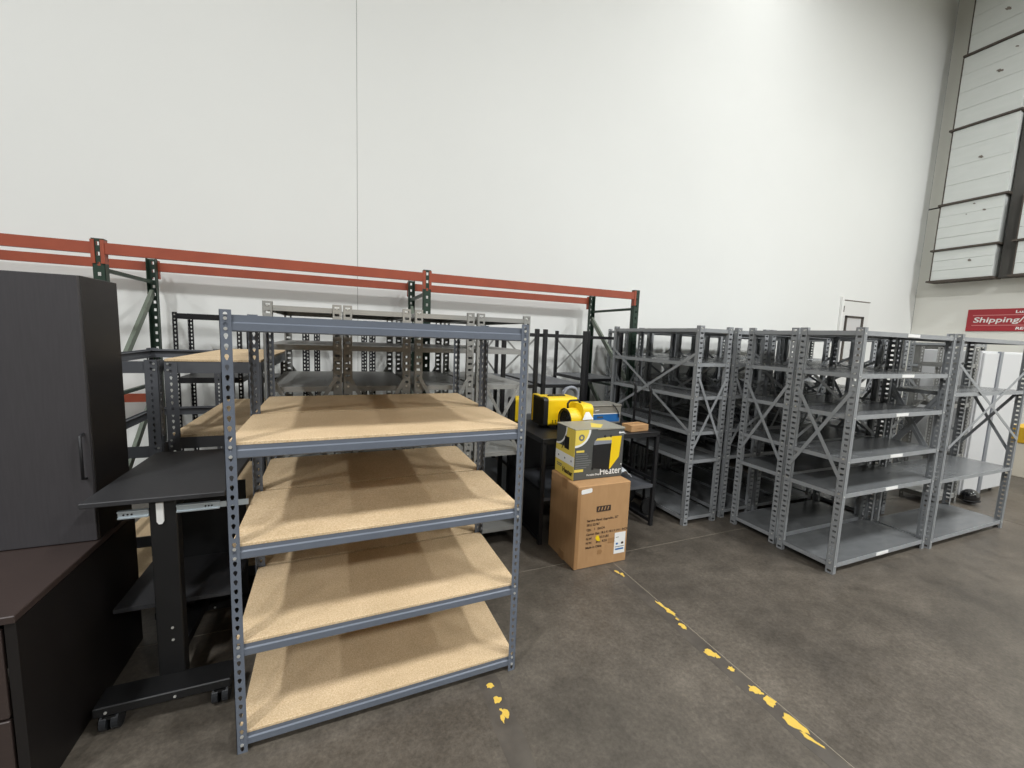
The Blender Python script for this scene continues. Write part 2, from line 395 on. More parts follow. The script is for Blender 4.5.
# plank-fronted crates hung high on the right wall
def wall_crate(y_hi, y_lo, z0, z1, n, label, marks=(), x=12.03, group='white crates stacked up the right wall'):
    t = thing('wall_crate', label, 'crate', (x, y_hi, z0), 0, group)
    wd = y_hi-y_lo; hh = z1-z0
    b = MB(); b.box(.03, XR-x-.003, -wd+.01, -.01, .03, hh-.01); link('body', b.mesh('body', ['crate_white']), t)
    b = MB(); b.box(-.035, XR-x-.003, -wd-.03, .06, -.005, .03); link('ledge', b.mesh('ledge', ['crate_dark']), t)
    rnd = random.Random(int(z0*100)); z = .035; ph = (hh-.045)/n
    for k in range(n):
        b = MB(); off = rnd.uniform(0,.006); b.cbox(off, .03, -wd, 0, z+.002, z+ph-.002, .002); link('plank', b.mesh('plank', ['crate_white']), t); z += ph
    b = MB(); b.box(-.004, .05, 0, .018, .03, hh-.01); link('edge_strip', b.mesh('edge_strip', ['crate_dark']), t)
    for k, (fy, fz, sc) in enumerate(marks):
        f = blob(0, 0, .045*sc, .022*sc, .5, k+int(z0*10)); f.v = [(-.0025-vz*.5, vx, vy) for vx, vy, vz in f.v]
        link('scuff_mark', f.mesh('scuff_mark', ['scuff']), t, (0, -wd*fy, hh*fz))
    return t
wall_crate(5.19, 4.25, 3.29, 3.95, 3, 'shallow white planked crate at the bottom of the stack above the red sign', [(.62,.6,1)])
wall_crate(5.19, 4.24, 3.95, 4.90, 4, 'white planked crate second from the bottom of the stack above the red sign', [(.72,.75,.9),(.45,.72,.4),(.55,.92,.6)])
wall_crate(5.17, 4.22, 4.90, 6.42, 4, 'white planked crate third from bottom, with a dark knot mark near its middle', [(.52,.55,1.2)])
wall_crate(5.17, 4.22, 6.42, 7.86, 4, 'white planked crate fourth from bottom, with a slanted dark scuff in its middle', [(.6,.62,1.3),(.8,.85,.7)])
wall_crate(5.12, 4.2, 7.86, 9.3, 4, 'topmost white planked crate with grey smears, cut by the top edge', [(.55,.4,1.4),(.62,.55,1.6),(.7,.8,1.2)])
wall_crate(3.96, 3.0, 3.29, 3.95, 3, 'bottom white crate of the second stack, cut by the right edge')
wall_crate(3.98, 3.0, 3.95, 4.90, 4, 'second crate of the right-hand stack, cut by the right edge')
b = MB(); b.cbox(12.16, XR-.003, 3.99, 4.20, 3.29, 9.3, .004); g_ = link('gap_panel', b.mesh('gap_panel', ['recess_dark']), None)
tag(g_, 'dark stained recess between the two stacks of white wall crates', 'panel')

# red shipping sign on the right wall
sg = thing('wall_sign', 'red shipping sign with white slanted lettering on the right wall', 'sign', (XR, 4.62, 2.24))
b = MB(); b.cbox(-.02, -.002, -1.75, 0, 0, .45, .003); link('board', b.mesh('board', ['sign_red']), sg)
for z in (.12, .325):
    b = MB(); b.box(-.0225, -.0195, -1.67, -.085, z-.008, z+.008); link('rule', b.mesh('rule', ['sign_pink']), sg)
ROT_R = (math.radians(90), 0, math.radians(-90))
o = link('lettering', text_mesh('lettering', 'Shipping/Receiving', .15, 'paper', .016, 1.3, .12), sg, (-.021, -.095, .18), ROT_R)
o = link('lettering', text_mesh('lettering', 'Lum', .075, 'paper', .03, 1.4, 0), sg, (-.021, -.68, .36), ROT_R)
o = link('lettering', text_mesh('lettering', 'REC', .07, 'paper', .03, 1.4, .12), sg, (-.021, -.71, .035), ROT_R)

# ------------------------------------------------------------------ pallet rack along the back wall
RY0, RY1 = 4.30, 5.34
RH = 2.39
rack = thing('pallet_rack', 'long pallet rack with orange beams and dark green uprights along the back wall', 'rack', (0,0,0))
def rack_post(sy):
    def mk():
        b = MB(); w_ = .076
        slot_sheet(b, (-w_/2,0,0), (1,0,0), (0,0,1), (0,sy,0), w_, RH, .0762, SLOTB, .0025)
        for s in (-1, 1): b.box(s*w_/2-(.0025 if s > 0 else 0), s*w_/2+(.0025 if s < 0 else 0), min(0,sy*.06), max(0,sy*.06), 0, RH)
        b.box(-.06, .06, min(-.02*sy,.08*sy), max(-.02*sy,.08*sy), 0, .006)
        return b.mesh('rack_post', ['rack_green'])
    return cached(('rp',sy), mk)
RX = [-4.28, -1.73, .819, 3.43]
for x in RX:
    link('upright', rack_post(1), rack, (x, RY0, 0)); link('upright', rack_post(-1), rack, (x, RY1, 0))
    zs = [.25, 1.15, 2.16]
    for z in zs:
        b = MB(); b.bar((x,RY0+.05,z), (x,RY1-.05,z), .03, .03); link('strut', b.mesh('strut', ['rack_green']), rack)
    for za, zb in ((.3,1.1),(1.2,2.0)):
        b = MB(); b.bar((x,RY0+.05,za), (x,RY1-.05,zb+.06), .03, .06); link('diagonal', b.mesh('diagonal', ['rack_brace']), rack)
def rack_beam(x0, x1, y, sy, z):
    b = MB(); L = x1-x0-.08
    prof = [(0,0),(0,-.086),(.04,-.086),(.04,-.022),(.022,-.022),(.022,0)]
    prof = [(a*sy, c) for a, c in prof]
    b.prism(prof, (x0+.04, y, z), (0,1,0), (0,0,1), (1,0,0), L)
    o = link('beam', b.mesh('rack_beam', ['rack_orange']), rack)
    for xx in (x0+.018, x1-.042):
        c = MB(); c.box(xx, xx+.024, min(y-.005*sy, y+.05*sy), max(y-.005*sy, y+.05*sy), z-.16, z+.02); link('connector', c.mesh('connector', ['rack_orange']), o)
for i in range(3):
    rack_beam(RX[i], RX[i+1], RY0-.004, 1, RH-.03); rack_beam(RX[i], RX[i+1], RY1+.004, 1, RH-.03)
rack_beam(RX[0], RX[1], RY1+.004, 1, 1.03)

# ------------------------------------------------------------------ blue-grey boltless shelves in front
LV = [1.80, 1.315, .906, .49, .09]
RZF = math.radians(1.0)
boltless('boltless_shelf', 'blue-grey steel shelf with particle boards standing nearest to the viewer', 'shelf', (-.407,1.823,0), RZF, 1.252, .60, 1.818, LV, 'blue_steel', group='blue-grey particle board shelves')
boltless('boltless_shelf', 'blue-grey particle board shelf pushed against the rear of the nearest one', 'shelf', (-.407-.607*math.sin(RZF),1.823+.607*math.cos(RZF),0), RZF, 1.252, .60, 1.818, LV, 'blue_steel', group='blue-grey particle board shelves')

# ------------------------------------------------------------------ grey bolted shelving units
def chan_post(Hh, sx, sy, material, bolts):
    """corner post: slotted end face (plane x=0), plain long-side flange (plane y=0) and a return"""
    def mk():
        b = MB(); wy, wx = .056, .042
        slot_sheet(b, (0,0,0), (0,sy,0), (0,0,1), (sx,0,0), wy, Hh, .0455, SLOT)
        def bx(x0,x1,y0,y1):
            b.box(min(x0*sx,x1*sx), max(x0*sx,x1*sx), min(y0*sy,y1*sy), max(y0*sy,y1*sy), 0, Hh)
        bx(0,wx,0,.002); bx(wx-.002,wx,0,.012); bx(0,.03,wy-.002,wy); bx(.018,.020,-.0015,.0)
        for z in bolts:
            b.disc((-.003*sx, .028*sy, z), (sx,0,0), .0075, .004, 8, 1)
            b.disc((.021*sx, -.003*sy, z-.02), (0,sy,0), .006, .004, 8, 1)
        return b.mesh('channel_post', [material, 'bolt_zinc'])
    return cached(('cp',round(Hh,3),sx,sy,material,tuple(bolts)), mk)
def pan_shelf(W, D, material, h=.034):
    def mk():
        b = MB(); t = .0015
        b.box(.004, W-.004, .006, D-.006, -t, 0)
        b.box(.004, W-.004, .003, .006, -h, 0, 1); b.box(.004, W-.004, D-.006, D-.003, -h, 0, 1)
        b.box(.004, .006, .006, D-.006, -h, -t, 1); b.box(W-.006, W-.004, .006, D-.006, -h, -t, 1)
        b.box(.006, W-.006, .006, .02, -h, -h+t); b.box(.006, W-.006, D-.02, D-.006, -h, -h+t)
        return b.mesh('pan_shelf', [material, 'grey_steel' if material == 'grey_shelf' else material])
    return cached(('ps',W,D,material,h), mk)
AL = [1.90, 1.58, 1.265, .925, .65, .085]
def grey_unit(label, loc, rz, W=1.30, D=.46, Hh=1.925, levels=AL, material='grey_steel', shelf_mat='grey_shelf', back=True, front=False, ends=True, group='grey bolted shelving units', price=False, detail=True):
    t = thing('metal_shelf', label, 'shelf', loc, rz, group)
    for px, sx in ((0,1),(W,-1)):
        for py, sy in ((0,1),(D,-1)):
            link('post', chan_post(Hh, sx, sy, material, levels), t, (px,py,0))
    for z in levels:
        s = link('shelf', pan_shelf(W, D, shelf_mat), t, (0,0,z))
        if price:
            b = MB(); b.box(-.085, .085, -.0015, .0028, -.028, -.004); link('price_label', cached('pl', lambda: b.mesh('price_label', ['paper'])), s, (W*.5,0,0))
    def xbr(p, q, r, s_, nrm):
        """two crossing straps"""
        key = ('xb',tuple(p),tuple(q),material)
        def mk(a, c):
            b = MB(); b.bar(a, c, .003, .026, up=(0,0,1)); return b.mesh('brace', [material])
        n = Vector(nrm)
        link('brace', cached(key+(1,), lambda: mk(p, q)), t); link('brace', cached(key+(2,), lambda: mk(Vector(r)+n*.005, Vector(s_)+n*.005)), t)
    if ends:
        for x, n in ((-.004,-1),(W+.004,1)):
            xbr((x,.03,1.44),(x,D-.03,.76),(x,.03,.76),(x,D-.03,1.44),(n,0,0))
    for on, y, n in ((back, D+.004, 1), (front, -.004, -1)):
        if on: xbr((.03,y,1.66),(W-.03,y,.93),(.03,y,.93),(W-.03,y,1.66),(0,n,0))
    return t
R90 = math.radians(90)
# right-hand group
grey_unit('grey metal shelf with white price labels at the front right corner of the group', (3.55,1.86,0), 0, W=1.31, D=.46, price=True)
grey_unit('grey metal shelf back to back behind the one with white price labels', (3.58,2.36,0), 0, W=1.29, D=.46)
grey_unit('rightmost grey metal shelf with wide gaps between shelves and a crossed front brace', (4.885,1.835,0), math.radians(0), W=1.38, D=.46, levels=[1.90,1.42,.64,.085], front=True)
# units turned end-on: rotated +90 deg, local x runs along +Y and local y along -X
def end_on(x0, y0, label, **k):
    D = k.get('D', .43); k['D'] = D
    return grey_unit(label, (x0+D, y0, 0), R90, **k)
end_on(3.05, 2.90, 'grey metal shelf turned end-on, with a long crossed brace, right of the work table', D=.42, front=False, back=True)
end_on(3.57, 2.93, 'grey metal shelf turned end-on, just right of the one beside the work table', D=.44)
end_on(4.06, 2.93, 'grey metal shelf turned end-on, seen through the shelf with price labels', D=.44)
end_on(4.55, 2.93, 'grey metal shelf turned end-on behind the right end of the labelled shelf', D=.44)
end_on(5.04, 2.45, 'grey metal shelf turned end-on behind the rightmost shelf', D=.42)
end_on(5.53, 2.98, 'grey metal shelf turned end-on, right of the four end-on ones behind the labelled shelf', D=.44)
end_on(6.05, 2.98, 'rightmost grey metal shelf turned end-on, far behind the labelled shelf', D=.44)
grey_unit('far grey metal shelf along the back wall, right of the orange rack', (3.75,4.85,0), 0, W=1.28)
grey_unit('far grey metal shelf along the back wall, in the middle of the far row', (5.08,4.85,0), 0, W=1.28)
grey_unit('far grey metal shelf along the back wall, rightmost of the far row', (6.41,4.85,0), 0, W=1.28)
for x, lab in ((3.75,'far grey metal shelf one row in front of the back wall, left one'),(5.08,'far grey metal shelf one row in front of the back wall, middle one'),(6.41,'far grey metal shelf one row in front of the back wall, right one')):
    grey_unit(lab, (x,4.36,0), 0, W=1.28)
bp = grey_unit('grey metal shelf with a solid back sheet, seen through the labelled shelf', (7.92,3.08,0), 0, W=1.02, back=False)
b = MB(); b.box(.01,1.01,.462,.465,.05,1.9); link('back_sheet', b.mesh('back_sheet', ['grey_shelf']), bp)
# left-hand row of paler units, ends towards the viewer
GL = [1.90, 1.65, 1.37, .82, .17]
for x, D_, lab in ((-.455,.465,'leftmost of the four pale grey end-on shelves behind the blue-grey shelf'),(.022,.452,'second from left of the four pale grey end-on shelves behind the blue-grey shelf'),
               (.505,.448,'third from left of the four pale grey end-on shelves behind the blue-grey shelf'),(.98,.442,'pale grey end-on shelf beside the yellow heaters')):
    end_on(x, 3.085, lab, D=D_, W=1.15, levels=GL, material='pale_steel', shelf_mat='pale_steel', group='pale grey end-on shelves', back=False)

# ------------------------------------------------------------------ charcoal low shelves on the left
boltless('boltless_shelf', 'low charcoal shelf with thick particle boards behind the black rolling desk', 'shelf', (-1.0,3.16,0), 0, .52, 1.50, 1.535, [1.525,1.045,.42,.12], 'charcoal_steel', beam=flat_beam, bh=.072, full=True, fl=.066, post_h=1.522, group='charcoal low shelves')
boltless('boltless_shelf', 'low charcoal shelf frame without boards beside the dark cabinet', 'shelf', (-1.57,3.16,0), 0, .54, 1.50, 1.535, [1.525,1.0,.42,.12], 'charcoal_steel', beam=flat_beam, bh=.072, boards=[0,0,0,1], fl=.066, group='charcoal low shelves')
# black boltless shelves by the back wall
for x, W, lab in ((-1.43,.54,'black slotted shelf by the back wall, leftmost above the charcoal shelves'),(-.84,.52,'black slotted shelf by the back wall, second from left'),
                  (-.25,.52,'black slotted shelf by the back wall, third from left behind the pale grey shelves'),(.32,.42,'black slotted shelf by the back wall, left of the middle rack upright')):
    boltless('boltless_shelf', lab, 'shelf', (x,4.78,0), 0, W, .46, 1.865, [1.855,1.25,.7,.12], 'black_steel', beam=flat_beam, bh=.05, boards=[0,1,1,1], board_mat='black_steel', group='black slotted shelves by the back wall')
# black welded frames
def black_frame(x0, label, W=.5, D=1.22, y0=3.86, Hh=1.845):
    t = thing('steel_frame_shelf', label, 'shelf', (x0,y0,0), 0, 'black welded frame shelves')
    for px in (0, W-.04):
        for py in (0, D-.04):
            b = MB(); b.cbox(0,.04,0,.04,0,Hh,.003); link('post', cached(('bfp',Hh), lambda: b.mesh('post', ['black_steel'])), t, (px,py,0))
    for z in (1.80, 1.27, .72, .15):
        for py in (.005, D-.035):
            b = MB(); b.box(.04, W-.04, 0, .03, -.035, 0); link('rail', cached(('bfr',W), lambda: b.mesh('rail', ['black_steel'])), t, (0,py,z))
        for px in (.005, W-.035):
            b = MB(); b.box(0, .03, .04, D-.04, -.035, 0); link('side_rail', cached(('bfs',D), lambda: b.mesh('side_rail', ['black_steel'])), t, (px,0,z))
        if z < 1.7:
            b = MB(); b.box(.012, W-.012, .012, D-.012, -.012, .004); link('deck', cached(('bfd',W,D), lambda: b.mesh('deck', ['charcoal_steel'])), t, (0,0,z))
    for a, c in (((.03,D+.002,1.75),(W-.03,D+.002,1.3)),((W-.03,D+.004,1.75),(.03,D+.004,1.3))):
        b = MB(); b.bar(a, c, .003, .022); link('brace', b.mesh('brace', ['pale_steel']), t)
    return t
black_frame(1.49, 'black welded frame shelf behind the pale end-on shelves', W=.40)
black_frame(1.945, 'black welded frame shelf right behind the yellow heaters', W=.52)
black_frame(2.80, 'black welded frame shelf behind the steel case, nearest the grey shelves', W=.53, D=.85, y0=4.38, Hh=1.86)

# ------------------------------------------------------------------ black work table
tb = thing('work_table', 'black steel work table carrying the yellow heaters', 'table', (1.545,3.0,0))
TW, TD, TH = 1.225, .78, .925
for px in (0, TW-.035):
    for py in (0, TD-.035):
        b = MB(); b.cbox(0,.035,0,.035,0,TH-.03,.003); link('leg', b.mesh('leg', ['black_steel']), tb, (px,py,0))
b = MB(); b.cbox(-.005, TW+.005, -.005, TD+.005, TH-.008, TH, .002); b.box(0,TW,0,.03,TH-.045,TH-.008); b.box(0,TW,TD-.03,TD,TH-.045,TH-.008); b.box(0,.03,.03,TD-.03,TH-.045,TH-.008); b.box(TW-.03,TW,.03,TD-.03,TH-.045,TH-.008)
link('table_top', b.mesh('table_top', ['black_steel']), tb)
b = MB(); b.box(.03,TW-.03,.005,.03,.385,.415); b.box(.03,TW-.03,TD-.03,TD-.005,.385,.415); b.box(.03,TW-.03,.03,TD-.03,.405,.412)
link('lower_shelf', b.mesh('lower_shelf', ['charcoal_steel']), tb)
for px in (.005, TW-.03):
    for z in (.44, .03):
        b = MB(); b.box(0,.025,.035,TD-.035,0,.03); link('side_rail', b.mesh('side_rail', ['black_steel']), tb, (px,0,z))
b = MB(); b.box(.012,.016,.035,TD-.035,.06,.44); link('side_panel', b.mesh('side_panel', ['black_steel']), tb)
b = MB(); b.box(TW*0+.035,TW-.035,TD-.02,TD-.016,.06,TH-.05); link('back_panel', b.mesh('back_panel', ['black_steel']), tb)

# ------------------------------------------------------------------ carton and heater box
ct = thing('carton', 'tall brown cardboard carton with printed lettering standing on the floor', 'box', (1.633,2.565,0))
CW, CD, CH = .483, .425, .662
b = MB(); b.cbox(0,CW,0,CD,0,CH,.006); link('body', b.mesh('body', ['kraft']), ct)
b = MB(); b.box(-.0015,0.0005,CD*.38,CD*.56,CH-.075,CH+.0005); b.box(-.0015,CW+.0015,CD*.38,CD*.56,CH-.0005,CH+.0012)
b.box(-.0015,.0005,CD*.38,CD*.56,0,.07); link('packing_tape', b.mesh('packing_tape', ['kraft_tape']), ct)
b = MB(); b.box(.0,.03,-.0012,.0,.01,CH-.02); link('edge_tape', b.mesh('edge_tape', ['kraft_tape']), ct)
ROT_F = (R90, 0, 0)
def print_on(parent, txt, size, x, z, material='ink', y=-.001, **k):
    return link('lettering', text_mesh('lettering', txt, size, material, **k), parent, (x, y, z), ROT_F)
def patch(parent, name, pts, material, y0=-.0022, th=.0015, loc=(0,0,0)):
    """flat printed patch on a front face, polygon in (x,z)"""
    b = MB(); b.prism(pts, (0,y0,0), (1,0,0), (0,0,1), (0,1,0), th); return link(name, b.mesh(name, [material]), parent, loc)
def rect(x0,x1,z0,z1): return [(x0,z0),(x1,z0),(x1,z1),(x0,z1)]
patch(ct, 'logo_block', rect(.175,.305,.445,.49), 'ink')
for k in range(4): patch(ct, 'logo_stroke', [(.188+k*.028,.455),(.196+k*.028,.455),(.204+k*.028,.482),(.196+k*.028,.482)], 'kraft', -.003, .001)
for txt, z, sz in (('Service Panel Upgrades, 22"',.375,.0255),('SKU 22767',.34,.025),('Qty.   1   EACH',.303,.025),('Carton Size: 18.2 X 18.2 X 24.1  INCH',.265,.0245),('G.W.',.23,.025),('N.W.',.195,.025),('Made in China',.158,.025)):
    print_on(ct, txt, sz, .095, z, bold=.012)
print_on(ct, '25.5 LBS', .025, .215, .23, bold=.012); print_on(ct, '24.5  KGS', .025, .185, .195, bold=.012)
patch(ct, 'faded_stamp', rect(.30,.36,.175,.215), 'kraft_tape')
lb = patch(ct, 'shipping_label', rect(.36,.463,.075,.25), 'paper')
patch(lb, 'print_line', rect(.372,.40,.21,.214), 'ink', -.003, .001); patch(lb, 'print_line', rect(.375,.395,.15,.165), 'label_blue', -.003, .001)
patch(lb, 'print_line', rect(.425,.447,.15,.168), 'ink', -.003, .001); patch(lb, 'print_line', rect(.368,.455,.13,.134), 'ink', -.003, .001); patch(lb, 'print_line', rect(.372,.45,.105,.118), 'label_blue', -.003, .001)
patch(ct, 'sticker', [(.035,.60),(.115,.607),(.125,.615),(.125,.635),(.118,.642),(.038,.635),(.03,.628),(.03,.608)], 'paper')
patch(ct, 'yellow_mark', [(.178,.235),(.195,.21),(.225,.205),(.218,.225),(.21,.25),(.19,.255)], 'heater_yellow')
patch(ct, 'torn_patch', [(.205,.10),(.24,.098),(.25,.12),(.235,.135),(.21,.132)], 'kraft_tape')

hb = thing('heater_box', 'grey and yellow heater box sitting on top of the brown carton', 'box', (1.661,2.69,CH+.002))
BW, BD, BH = .455, .293, .405
b = MB(); b.cbox(0,BW,0,BD,0,BH-.004,.003); link('body', b.mesh('body', ['box_dark']), hb)
b = MB(); b.cbox(-.003,BW+.003,-.004,BD+.003,BH-.005,BH,.001); b.box(.2,BW+.002,-.005,.02,BH-.012,BH-.004); link('lid', b.mesh('lid', ['box_lid']), hb)
b = MB(); b.add([(.17,.05,BH+.0008),(.24,.02,BH+.0008),(.33,.12,BH+.0008),(.26,.2,BH+.0008)], [(0,1,2,3)]); link('lid_stripe', b.mesh('lid_stripe', ['box_yellow']), hb)
def arcpts(cx, cz, r, a0, a1, n=10): return [(cx+r*math.cos(math.radians(a0+(a1-a0)*k/n)), cz+r*math.sin(math.radians(a0+(a1-a0)*k/n))) for k in range(n+1)]
# left end: yellow panel with white band
b = MB(); b.box(-.0015,.0005,.0,BD,.002,BH-.17); b.box(-.0015,.0005,0,BD*.45,BH-.17,BH-.006); link('end_panel', b.mesh('end_panel', ['box_yellow']), hb)
b = MB(); b.prism([(-BD*.45-.10,BH-.17)]+[( -BD*.45-.10+.11*math.cos(math.radians(a))*1.0, BH-.17+.165*math.sin(math.radians(a))) for a in range(0,91,10)][::1], (-.002,0,0), (0,-1,0), (0,0,1), (1,0,0), .001)
b = MB(); b.box(-.0025,-.001,.0,BD,.11,.185); link('white_band', b.mesh('white_band', ['paper']), hb)
for k, y in enumerate((.04,.14,.24)):
    b = MB(); b.disc((-.0035,y,.145), (1,0,0), .008, .001, 8); link('icon', b.mesh('icon', ['box_dark']), hb)
b = MB()
for k in range(13):
    a0, a1 = math.radians(k*90/13), math.radians((k+1)*90/13)
    R1, R2 = .150, .166; cy, cz = BD*.45+.155, BH-.006
    P = lambda a, r: (-.0026, cy-r*math.cos(a), cz-r*math.sin(a))
    b.add([P(a0,R1),P(a0,R2),P(a1,R2),P(a1,R1)], [(0,1,2,3)])
link('white_arc', b.mesh('white_arc', ['paper']), hb)
b = MB(); b.box(-.003,-.0015,.085,.155,.225,.325); b.bar((-.0022,.19,.215),(-.0022,.165,.265),.0012,.012,(1,0,0)); link('heater_picture', b.mesh('heater_picture', ['heater_black']), hb)
o = link('lettering', text_mesh('lettering', 'Heater', .055, 'ink', .03), hb, (-.0025, .17, .03), (R90,0,-R90))
b = MB()
for y, wd in ((.26,.08),(.26,.07)): b.box(-.003,-.0015,y-wd,y,.075 if wd == .08 else .06,.082 if wd == .08 else .067)
link('print_line', b.mesh('print_line', ['grey_print']), hb)
# front face
patch(hb, 'white_quarter', [(0,BH-.006)]+arcpts(.0,BH-.006,.138,0,-90), 'paper')
patch(hb, 'yellow_quarter', [(0,BH-.006)]+arcpts(.0,BH-.006,.120,0,-90), 'box_yellow', -.003)
patch(hb, 'badge', arcpts(.055,BH-.065,.026,0,330,11), 'grey_print', -.0038)
patch(hb, 'badge_core', arcpts(.055,BH-.065,.012,0,330,11), 'box_yellow', -.0044)
patch(hb, 'yellow_text_line', rect(.015,.085,.222,.238), 'box_yellow')
for k, wd in enumerate((.10,.115,.11,.14,.14,.125,.1)): patch(hb, 'print_line', rect(.012,.012+wd,.203-k*.018,.211-k*.018), 'grey_print')
patch(hb, 'yellow_tag', rect(.004,.085,.066,.087), 'box_yellow')
patch(hb, 'picture_side', [(.325,.06),(.415,.165),(.43,.335),(.335,.335)], 'heater_yellow')
patch(hb, 'picture_top', [(.175,.30),(.20,.325),(.335,.335),(.335,.30)], 'box_yellow', -.0026)
patch(hb, 'picture_grille', [(.165,.09),(.325,.06),(.335,.28),(.165,.275)], 'heater_black', -.003)
patch(hb, 'picture_panel', [(.17,.275),(.335,.28),(.335,.305),(.178,.31)], 'hose_grey', -.0032)
for x in (.27,.325): patch(hb, 'picture_knob', arcpts(x,.338,.010,0,330,11), 'heater_black', -.0032)
for x, z in ((.16,.075),(.315,.05)): patch(hb, 'picture_foot', rect(x,x+.018,z,z+.02), 'heater_black', -.0034)
print_on(hb, 'Heater', .080, .238, .028, 'paper', -.0015, bold=.006, sx=.9)
print_on(hb, 'Portable Shop', .021, .118, .028, 'paper', -.0015, bold=.01)
patch(hb, 'logo', [(.40,.362),(.412,.350),(.412,.374)], 'paper'); patch(hb, 'logo', rect(.412,.45,.357,.367), 'paper')
patch(hb, 'print_line', rect(.41,.45,.34,.345), 'grey_print'); patch(hb, 'dot', arcpts(.44,.10,.005,0,330,11), 'paper')

# crumpled plastic sleeve on the carton
rnd = random.Random(3); b = MB()
pts = [(2.055+.0,2.90),(2.10,2.86),(2.135,2.90),(2.15,2.95),(2.09,2.97)]
nx, ny = 9, 6; vs = []
for j in range(ny):
    for i in range(nx):
        u, v = i/(nx-1), j/(ny-1)
        vs.append((2.119+u*.11, 2.70+v*.26, CH-.002+.05*math.sin(.7+u*2.3)*(.7+.3*math.sin(v*7))+rnd.uniform(-.006,.008)-.05*max(0,u-.5)))
fs = [(j*nx+i,j*nx+i+1,(j+1)*nx+i+1,(j+1)*nx+i) for j in range(ny-1) for i in range(nx-1)]
b.add(vs, fs); me = b.mesh('plastic_sleeve', ['plastic_film'])
o = link('plastic_sleeve', me); sm = o.modifiers.new('t','SOLIDIFY'); sm.thickness = .004
tag(o, 'crumpled clear plastic sleeve hanging over the carton beside the heater box', 'plastic wrap')

# ------------------------------------------------------------------ things on the work table
def rounded_prism(prof_r, n=6): pass
def roundbox(mb, x0,x1,y0,y1,z0,z1,r,n=5,mi=0):
    """box with rounded edges along x (profile in y-z)"""
    pr = []
    for cy, cz, a0 in ((y1-r,z1-r,0),(y0+r,z1-r,90),(y0+r,z0+r,180),(y1-r,z0+r,270)):
        for k in range(n+1):
            a = math.radians(a0+90*k/n); pr.append((cy+r*math.cos(a), cz+r*math.sin(a)))
    mb.prism(pr, (x0,0,0), (0,1,0), (0,0,1), (1,0,0), x1-x0, mi)
ZT = TH+.001
h1 = thing('space_heater', 'large yellow portable heater with black side grille on the work table', 'heater', (1.715,3.345,ZT), math.radians(-3), 'yellow heaters')
b = MB(); roundbox(b, .045,.34,0,.27,.025,.285,.03); link('housing', b.mesh('housing', ['heater_yellow']), h1)
b = MB(); roundbox(b, .0,.046,.002,.268,.02,.282,.028); link('grille_frame', b.mesh('grille_frame', ['heater_black']), h1)
b = MB(); b.cbox(-.008,.05,.255,.275,.03,.29,.004); b.cbox(.0,.05,.10,.275,.282,.292,.003); link('rim', b.mesh('rim', ['heater_yellow']), h1)
b = MB()
for k in range(8): b.box(-.006,.001,.028+k*.028,.034+k*.028,.045,.265)
link('grille', b.mesh('grille', ['heater_black']), h1)
for x in (.07,.27):
    b = MB(); b.box(x,x+.05,-.002,.272,0,.03); link('foot', b.mesh('foot', ['heater_black']), h1)
b = MB(); b.tube([(.09,.13,.283),(.10,.13,.291),(.26,.13,.291),(.27,.13,.283)], .010, 8); link('handle', b.mesh('handle', ['heater_black'], True), h1)
for k in range(3):
    b = MB(); b.box(.09+k*.03,.096+k*.03,-.0015,.001,.05,.08); link('vent_slot', b.mesh('vent_slot', ['heater_black']), h1)

h2 = thing('fan_heater', 'round yellow fan heater with black handle and white tag on the work table', 'heater', (1.94,3.19,ZT), math.radians(4), 'yellow heaters')
def ringtube(mb, prof, n=24, mi=0, zc=.115):
    """lathe about the local -x axis (barrel): prof = [(x, r)]"""
    o = len(mb.v)
    for x, r in prof:
        for k in range(n):
            a = 2*math.pi*k/n; mb.v.append((x, r*math.cos(a), zc+r*math.sin(a)))
    for i in range(len(prof)-1):
        for k in range(n): mb.f.append((o+i*n+k,o+i*n+(k+1)%n,o+(i+1)*n+(k+1)%n,o+(i+1)*n+k)); mb.m.append(mi)
b = MB(); ringtube(b, [(-.098,.088),(-.10,.10),(-.09,.104),(.07,.104),(.10,.09),(.105,.0)]); link('barrel', b.mesh('barrel', ['heater_yellow'], True), h2)
b = MB(); ringtube(b, [(-.085,.0),(-.085,.094)]); ringtube(b, [(-.099,.09),(-.103,.095),(-.103,.102),(-.097,.105)])
for r in (.03,.055,.08): b.tube([(-.092,r*math.cos(a*.3927),.115+r*math.sin(a*.3927)) for a in range(16)], .003, 6, closed=True)
for a in range(6):
    an = a*math.pi/6; b.bar((-.091,-.09*math.cos(an),.115-.09*math.sin(an)),(-.091,.09*math.cos(an),.115+.09*math.sin(an)),.004,.004)
link('grille', b.mesh('grille', ['heater_black']), h2)
b = MB(); b.tube([(-.07,0,.215),(-.072,0,.26),(-.05,0,.285),(.04,0,.285),(.062,0,.26),(.06,0,.215)], .010, 8); link('handle', b.mesh('handle', ['heater_black'], True), h2)
b = MB(); b.box(-.08,.08,-.08,-.06,0,.04); b.box(-.08,.08,.06,.08,0,.04); link('foot', b.mesh('foot', ['heater_black']), h2)
b = MB(); roundbox(b, .02,.13,-.11,.11,.03,.26,.05); link('rear_shroud', b.mesh('rear_shroud', ['heater_yellow']), h2)
b = MB(); b.prism([(-.06,0),(.06,0),(.012,.075),(-.005,.085)], (.065,-.125,.13), (1,0,0), (0,.25,1), (0,-1,0), .0015); link('tag', b.mesh('tag', ['paper']), h2)

